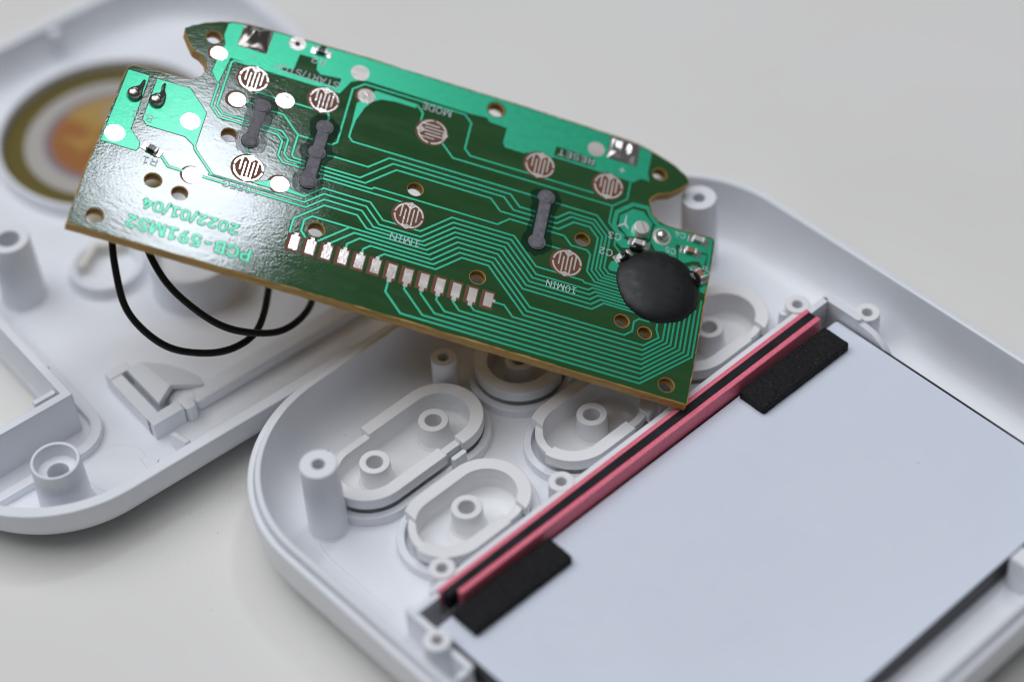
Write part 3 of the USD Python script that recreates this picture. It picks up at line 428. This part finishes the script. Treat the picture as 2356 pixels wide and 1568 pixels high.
for x, y, r, o in DISCS:
    if o:
        w = obj('pad_window', prism(Point(x - 0.2, y + 0.02).buffer(o, quad_segs=12), 0.0, 0.012), 'opening', pcb, smooth=False)
    obj('test_pad', prism(Point(x, y).buffer(r, quad_segs=12), 0.013, 0.055), 'tin', pcb, smooth=False)
for k, x in enumerate(PADX):
    w = obj('pad_window', prism(sbox(x - 0.95, PADY - 1.38, x + 0.70, PADY + 1.38).buffer(0.08), 0.0, 0.012), 'opening', pcb, smooth=False)
    g = sbox(x - 0.55, PADY - 1.08, x + 0.62, PADY + 1.12)
    g = g.union(sbox(x - 0.22, PADY + 1.0, x + 0.28, PADY + 1.6)) if k < 6 else g.union(sbox(x - 0.3, PADY - 1.75, x + 0.3, PADY - 1.0)) if k < 12 else g.union(sbox(x + 0.5, PADY - 0.2, x + 1.0, PADY + 0.3))
    obj('display_pad', prism(g, 0.013, 0.055), 'tin', pcb, smooth=False)
obj('ring_pad', prism(Point(21.62, 39.6).buffer(1.2, quad_segs=12).intersection(inside.buffer(0.2)).difference(Point(21.62, 39.6).buffer(0.4)), 0.0, 0.06), 'tin', pcb, smooth=False)
# carbon jumpers over their resin
for P in (((19.58, 27.18), (19.4, 21.08)), ((28.58, 26.81), (28.52, 22.34), (28.46, 17.34)), ((60.58, 26.24), (60.62, 18.49))):
    ls = LineString(P)
    halo = chipped(unary_union([ls.buffer(1.75)] + [Point(p).buffer(2.2) for p in P]).buffer(-0.8).buffer(0.8), 1.1, 0.7, 31).buffer(0.5).buffer(-0.5)
    r = obj('jumper_resin', prism(halo, 0.046, 0.10), 'resin', pcb, smooth=False)
    body = ls.buffer(0.80).union(unary_union([Point(p).buffer(1.22) for p in P])).buffer(-0.3).buffer(0.3)
    j = obj('carbon_jumper', join(prism(body, 0.09, 0.20), prism(body.buffer(-0.12), 0.20, 0.25)), 'carbon', pcb, smooth=False)
    for x, y in P:
        obj('jumper_button', loft(0.92, 0.92, 0.92, [(0, 0.24), (0.03, 0.32), (0.12, 0.36), (0.3, 0.37)], 10, at=(x + 0.06, y - 0.12)), 'carbon', j)
# solder on the battery tabs and buzzer leads
def tab_solder(x0, x1, y0, y1, seed, mat):
    nx = 24; X, Y = np.meshgrid(np.linspace(0, 1, nx), np.linspace(0, 1, nx), indexing='ij')
    e = np.minimum(np.minimum(X, 1 - X), np.minimum(Y, 1 - Y))
    Z = 0.08 + 1.1 * np.clip(e * 2.6, 0, 1) ** 0.6 * (0.1 + 1.5 * meshkit.fbm(np.stack([X * 2.6, Y * 1.9, X * 0], -1), 2, seed) ** 1.3)
    V = np.stack([x0 + X * (x1 - x0), y0 + Y * (y1 - y0), Z], -1).reshape(-1, 3); i, j = np.meshgrid(np.arange(nx - 1), np.arange(nx - 1), indexing='ij'); a = (i * nx + j).ravel()
    F = np.vstack([np.stack([a, a + nx, a + nx + 1], 1), np.stack([a, a + nx + 1, a + 1], 1)])
    return join(trimesh.Trimesh(V, F, process=False), block(x0 - 0.02, x1 + 0.02, y0 - 0.02, y1 + 0.02, 0.0, 0.075))
obj('tab_solder', tab_solder(13.85, 17.95, 36.3, 40.3, 3, 'dark'), 'dark_solder', pcb, smooth=50)
obj('tab_solder', tab_solder(67.75, 72.1, 36.2, 40.1, 12, 'bright'), 'solder', pcb, smooth=50)
for (x0, y0), (x1, y1), s in (((2.75, 22.9), (3.45, 25.5), 1), ((5.85, 22.9), (6.2, 25.9), 2)):
    d = obj('solder_drop', blob(ellipse((x0, y0), 1.08, 1.02), 1.05, s, 0.12), 'dark_solder', pcb, smooth=True)
    obj('wire_end', tube(spline([(x0 + 0.1, y0 + 0.2, 0.5), (x0 + 0.5, y0 + 1.2, 0.5), (x1 - 0.1, y1 - 0.6, 0.42), (x1, y1, 0.34)], 18), np.interp(np.linspace(0, 1, 18), [0, 0.25, 0.5, 1], [0.85, 0.62, 0.3, 0.2]), 12), 'dark_solder', d, smooth=True)
obj('crystal_can', loft(1.12, 1.12, 1.12, [(-0.12, 0.04), (0, 0.3), (0, 0.75), (0.06, 0.86), (0.2, 0.88)], 14, at=(74.42, 25.55)), 'steel', pcb)
obj('can_seam', turned(block(-0.035, 0.035, -1.05, 1.05, 0.86, 0.90), 27, (74.62, 25.75, 0)), 'chip_black', pcb, smooth=False)
obj('ring_pad', prism(Point(77.56, 25.5).buffer(1.35, quad_segs=12), 0.02, 0.06), 'tin', pcb, smooth=False)
obj('solder_drop', moved(blob(ellipse((77.5, 25.52), 0.95, 0.95), 0.95, 5, 0.05), (0, 0, 0.05)), 'solder', pcb, smooth=True)
# chips
def chip(name, x, y, rot, body, label=None, l=1.6, w=0.8, h=0.55, padmat='solder'):
    c = obj(name, turned(slab(l / 2 - 0.24, w / 2, 0.04, 0.14, h + 0.1, 0.05), rot, (x, y, 0)), body, pcb, label=label)
    for s in (-1, 1):
        obj('end_cap', turned(slab(0.17, w / 2 + 0.02, 0.05, 0.10, h + 0.13, 0.06, at=(s * (l / 2 - 0.16), 0)), rot, (x, y, 0)), 'steel', c)
        obj('solder_land', turned(slab(0.52, w / 2 + 0.22, 0.2, 0.03, 0.12, 0.05, at=(s * (l / 2 + 0.16), 0)), rot, (x, y, 0)), padmat, c)
    return c
r1 = chip('resistor', 7.4, 15.0, -15, 'chip_black', 'chip resistor on the left of the board', padmat='dark_solder')
obj('marking', turned(moved(meshkit.text_mesh('818', 0.5, 0.01), (-0.42, -0.24, 0.652)), 165, (7.4, 15.0, 0)), 'silk', r1, smooth=False)
chip('resistor', 25.15, 39.35, 0, 'chip_black', 'chip resistor near the curved edge of the board', padmat='solder')
chip('capacitor', 74.55, 23.15, -2, 'chip_grey', padmat='solder'); chip('capacitor', 82.75, 26.7, -3, 'chip_grey'); chip('capacitor', 81.95, 24.45, 0, 'chip_tan'); chip('capacitor', 83.75, 21.05, -45, 'chip_tan')
chip('capacitor', 72.75, 20.4, 45, 'chip_black')
# the black drop of epoxy over the chip
BL = np.array([[72.4, 18.45], [72.55, 16.08], [73.3, 14.24], [74.49, 12.73], [76.0, 11.8], [77.86, 11.3], [80.17, 11.4], [82.33, 12.83], [83.69, 14.93], [84.1, 17.33], [83.7, 19.25], [82.61, 21.07], [80.8, 22.3], [78.42, 22.85], [75.72, 22.2], [73.3, 20.4]])
from scipy.interpolate import splprep, splev
BLH = 1.35
tck, _ = splprep([np.r_[BL[:, 0], BL[0, 0]], np.r_[BL[:, 1], BL[0, 1]]], s=0.15, per=True)
edge = np.array(splev(np.linspace(0, 1, 97)[:-1], tck)).T
edge += (meshkit.noise(np.column_stack([edge * 1.1, np.zeros(len(edge))]), 3)[:, None] - 0.5) * 0.14 * (edge - edge.mean(0)) / 6
obj('chip_epoxy', blob(edge, BLH, 8, 0.02, 0.2), 'epoxy', pcb, smooth=True)
for (x, y), a, b, rot, h, s in (((83.05, 20.1), 1.35, 0.75, 135, 0.95, 1), ((74.3, 22.2), 1.0, 0.55, 5, 0.75, 2), ((73.0, 20.15), 0.9, 0.65, 50, 0.8, 3)):
    obj('epoxy_run', blob(ellipse((x, y), a, b, rot), h, s, 0.15), 'gloss_epoxy', pcb, smooth=True)
# lettering: lacquered copper text and white ink, upside down on the board as it lies
def lettering(name, text, x, y, h, mat, rot=180, width=None, z=0.0, depth=0.05, bold=False):
    m = meshkit.text_mesh(text, h, depth, bold); b = m.bounds
    if width: m.apply_scale([width / (b[1, 0] - b[0, 0]), 1, 1]); b = m.bounds
    m.apply_translation([-(b[0, 0] + b[1, 0]) / 2, -(b[0, 1] + b[1, 1]) / 2, z])
    return obj(name, turned(m, rot, (x, y, 0)), mat, pcb, smooth=False)
def outline_of(prim):
    m = UsdGeom.Mesh(prim); v = np.array(m.GetPointsAttr().Get()) / MM; f = np.array(m.GetFaceVertexIndicesAttr().Get()).reshape(-1, 3); t = v[f]
    t = t[t[:, :, 2].min(1) > 0.03]; return unary_union([Polygon(q[:, :2]).buffer(0.005) for q in t if Polygon(q[:, :2]).area > 1e-6])
COPPER.append(outline_of(lettering('part_number', 'PCB-591MS2', 15.65, 3.05, 1.85, 'copper', width=16.7, z=0.001, bold=True)))
COPPER.append(outline_of(lettering('date_mark', '2022/01/04', 15.0, 6.5, 1.6, 'copper', width=13.0, z=0.001, bold=True)))
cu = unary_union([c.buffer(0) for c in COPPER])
obj('edge_shade', prism(cu.buffer(0.10, quad_segs=2).difference(cu).difference(clear).intersection(inside), 0.001, 0.005), 'slope_shade', pcb, smooth=False)  # flat ring round the copper, painted dark for the missing glare on its edges
SILK = [('MODE', 42.85, 35.5, 1.15, 4.15, 180), ('RESET', 63.45, 34.62, 1.1, 5.3, 180), ('START/STOP', 24.15, 34.7, 1.2, 9.3, 178), ('R2', 25.15, 37.7, 1.15, 2.0, 180), ('R1', 7.6, 13.15, 1.15, 2.0, 180), ('BZ1', 4.65, 19.85, 1.2, 2.9, 180),
        ('10SEC', 20.1, 13.2, 1.15, 5.0, 180), ('1MIN', 43.1, 12.55, 1.15, 4.1, 180), ('10MIN', 65.2, 12.5, 1.1, 4.2, 180), ('C3', 71.05, 23.3, 1.1, 1.85, 180), ('C2', 70.3, 20.3, 1.1, 1.85, 180), ('C4', 80.1, 26.75, 0.95, 1.5, 180), ('C5', 79.15, 23.65, 0.95, 1.5, 180), ('C6', 84.5, 22.0, 0.95, 1.5, 130),
        ('+', 70.26, 34.75, 1.3, 0.9, 180), ('-', 16.35, 35.15, 1.2, 0.95, 180)]
for s, x, y, h, w, rot in SILK:
    lettering('print', s, x, y, h, 'silk', rot, w, 0.047, 0.02)
logo = unary_union([Polygon([(72.0, 25.9), (72.22, 25.95), (72.15, 27.35)]), Polygon([(72.0, 25.9), (72.1, 25.75), (71.25, 25.1), (71.35, 25.35)]), Polygon([(72.22, 25.95), (72.1, 25.7), (72.75, 25.2), (72.55, 25.5)])]).buffer(0.06)
obj('print', prism(logo, 0.047, 0.067), 'silk', pcb, smooth=False)

# ------------------------------------------------------------------ the two black leads that loop out from under the board
def seen(px, py, depth): # a point by picture direction and distance, only to lay out the free-hanging wires in space
    k = depth / 5300.0
    return CAM_POS * 1000 + depth * CAM_F + (px - 1178) * k * CAM_R - (py - 784) * k * CAM_U
W1 = [(262, 470, 306), (262, 520, 305.5), (263, 575, 305.5), (271, 640, 306), (292, 705, 306.5), (330, 757, 307.5), (382, 795, 309), (445, 812, 311), (515, 808, 313.5), (568, 780, 316), (602, 735, 319), (617, 685, 322), (620, 630, 326), (616, 570, 331), (608, 520, 336)]
W2 = [(322, 520, 307), (335, 560, 307), (352, 600, 307), (390, 655, 308), (440, 705, 309.5), (500, 743, 311.5), (565, 762, 314), (630, 760, 317), (685, 737, 320.5), (715, 700, 324), (722, 655, 328), (722, 600, 333)]
for P, lab in ((W1, 'longer of the two black wires looping out below the circuit board'), (W2, 'shorter inner black wire looping out below the circuit board')):
    c = spline([seen(*p) for p in P], 140); c += (np.stack([meshkit.noise(c * 0.16, k) for k in range(3)], 1) - 0.5) * 0.55
    tag(obj('black_wire', tube(c, 0.5 + 0.03 * (meshkit.noise(c * 0.3, 9) - 0.5), 16), 'wire', smooth=True), lab, 'wire', 'black wires under the board')

# ------------------------------------------------------------------ specks
def crumbs(n, where, smin, smax, seed):
    r = np.random.default_rng(seed); out = []
    while len(out) < n:
        p = where(r)
        if p is None: continue
        s = smin + (smax - smin) * r.random() ** 3; m = trimesh.creation.icosphere(1, 1.0); m.vertices *= (0.6 + 0.8 * r.random((len(m.vertices), 1)))
        m.apply_scale([s * (1 + r.random()), s, s * 0.5]); m.apply_transform(trimesh.transformations.rotation_matrix(r.random() * 6, [0, 0, 1])); m.apply_translation([*p[:2], p[2] + s * 0.35]); out.append(m)
    return join(*out)
def table_spots(r):
    u, v = -62 + 26 * r.random(), -6 + abs(r.normal()) * 7; p = frame_loc(REAR_AZ, u, v); return (p[0], p[1], 0.0)
d = obj('table_dust', crumbs(46, table_spots, 0.02, 0.06, 3), 'dust', smooth=False); tag(d, 'fine brown dust on the table in front of the rear case', 'dust', kind='stuff')
def shell_spots(r):
    u, v = -44 + 20 * r.random(), -1.5 + 9 * r.random(); p = frame_loc(FRONT_AZ, u, v)
    i = min(u + 52.5, v + 7); zz = np.interp(max(i, 3.0), [2.1, 2.8, 3.6, 4.7, 6.0, 7.5], [9, 5.4, 4.0, 3.05, 2.55, 2.4]); return (p[0], p[1], zz) if i > 5.5 else None
d = obj('case_dust', crumbs(26, shell_spots, 0.04, 0.13, 5), 'amber_dust', smooth=False); tag(d, 'amber specks on the inner wall of the front case', 'dust', kind='stuff')
def lcd_spots(r):
    p = frame_loc(FRONT_AZ, -30 + 55 * r.random(), 42 + 30 * r.random()); return (p[0], p[1], 6.36)
d = obj('display_dust', crumbs(10, lcd_spots, 0.03, 0.07, 8), 'dust', smooth=False); tag(d, 'a few specks on the pale display backing', 'dust', kind='stuff')
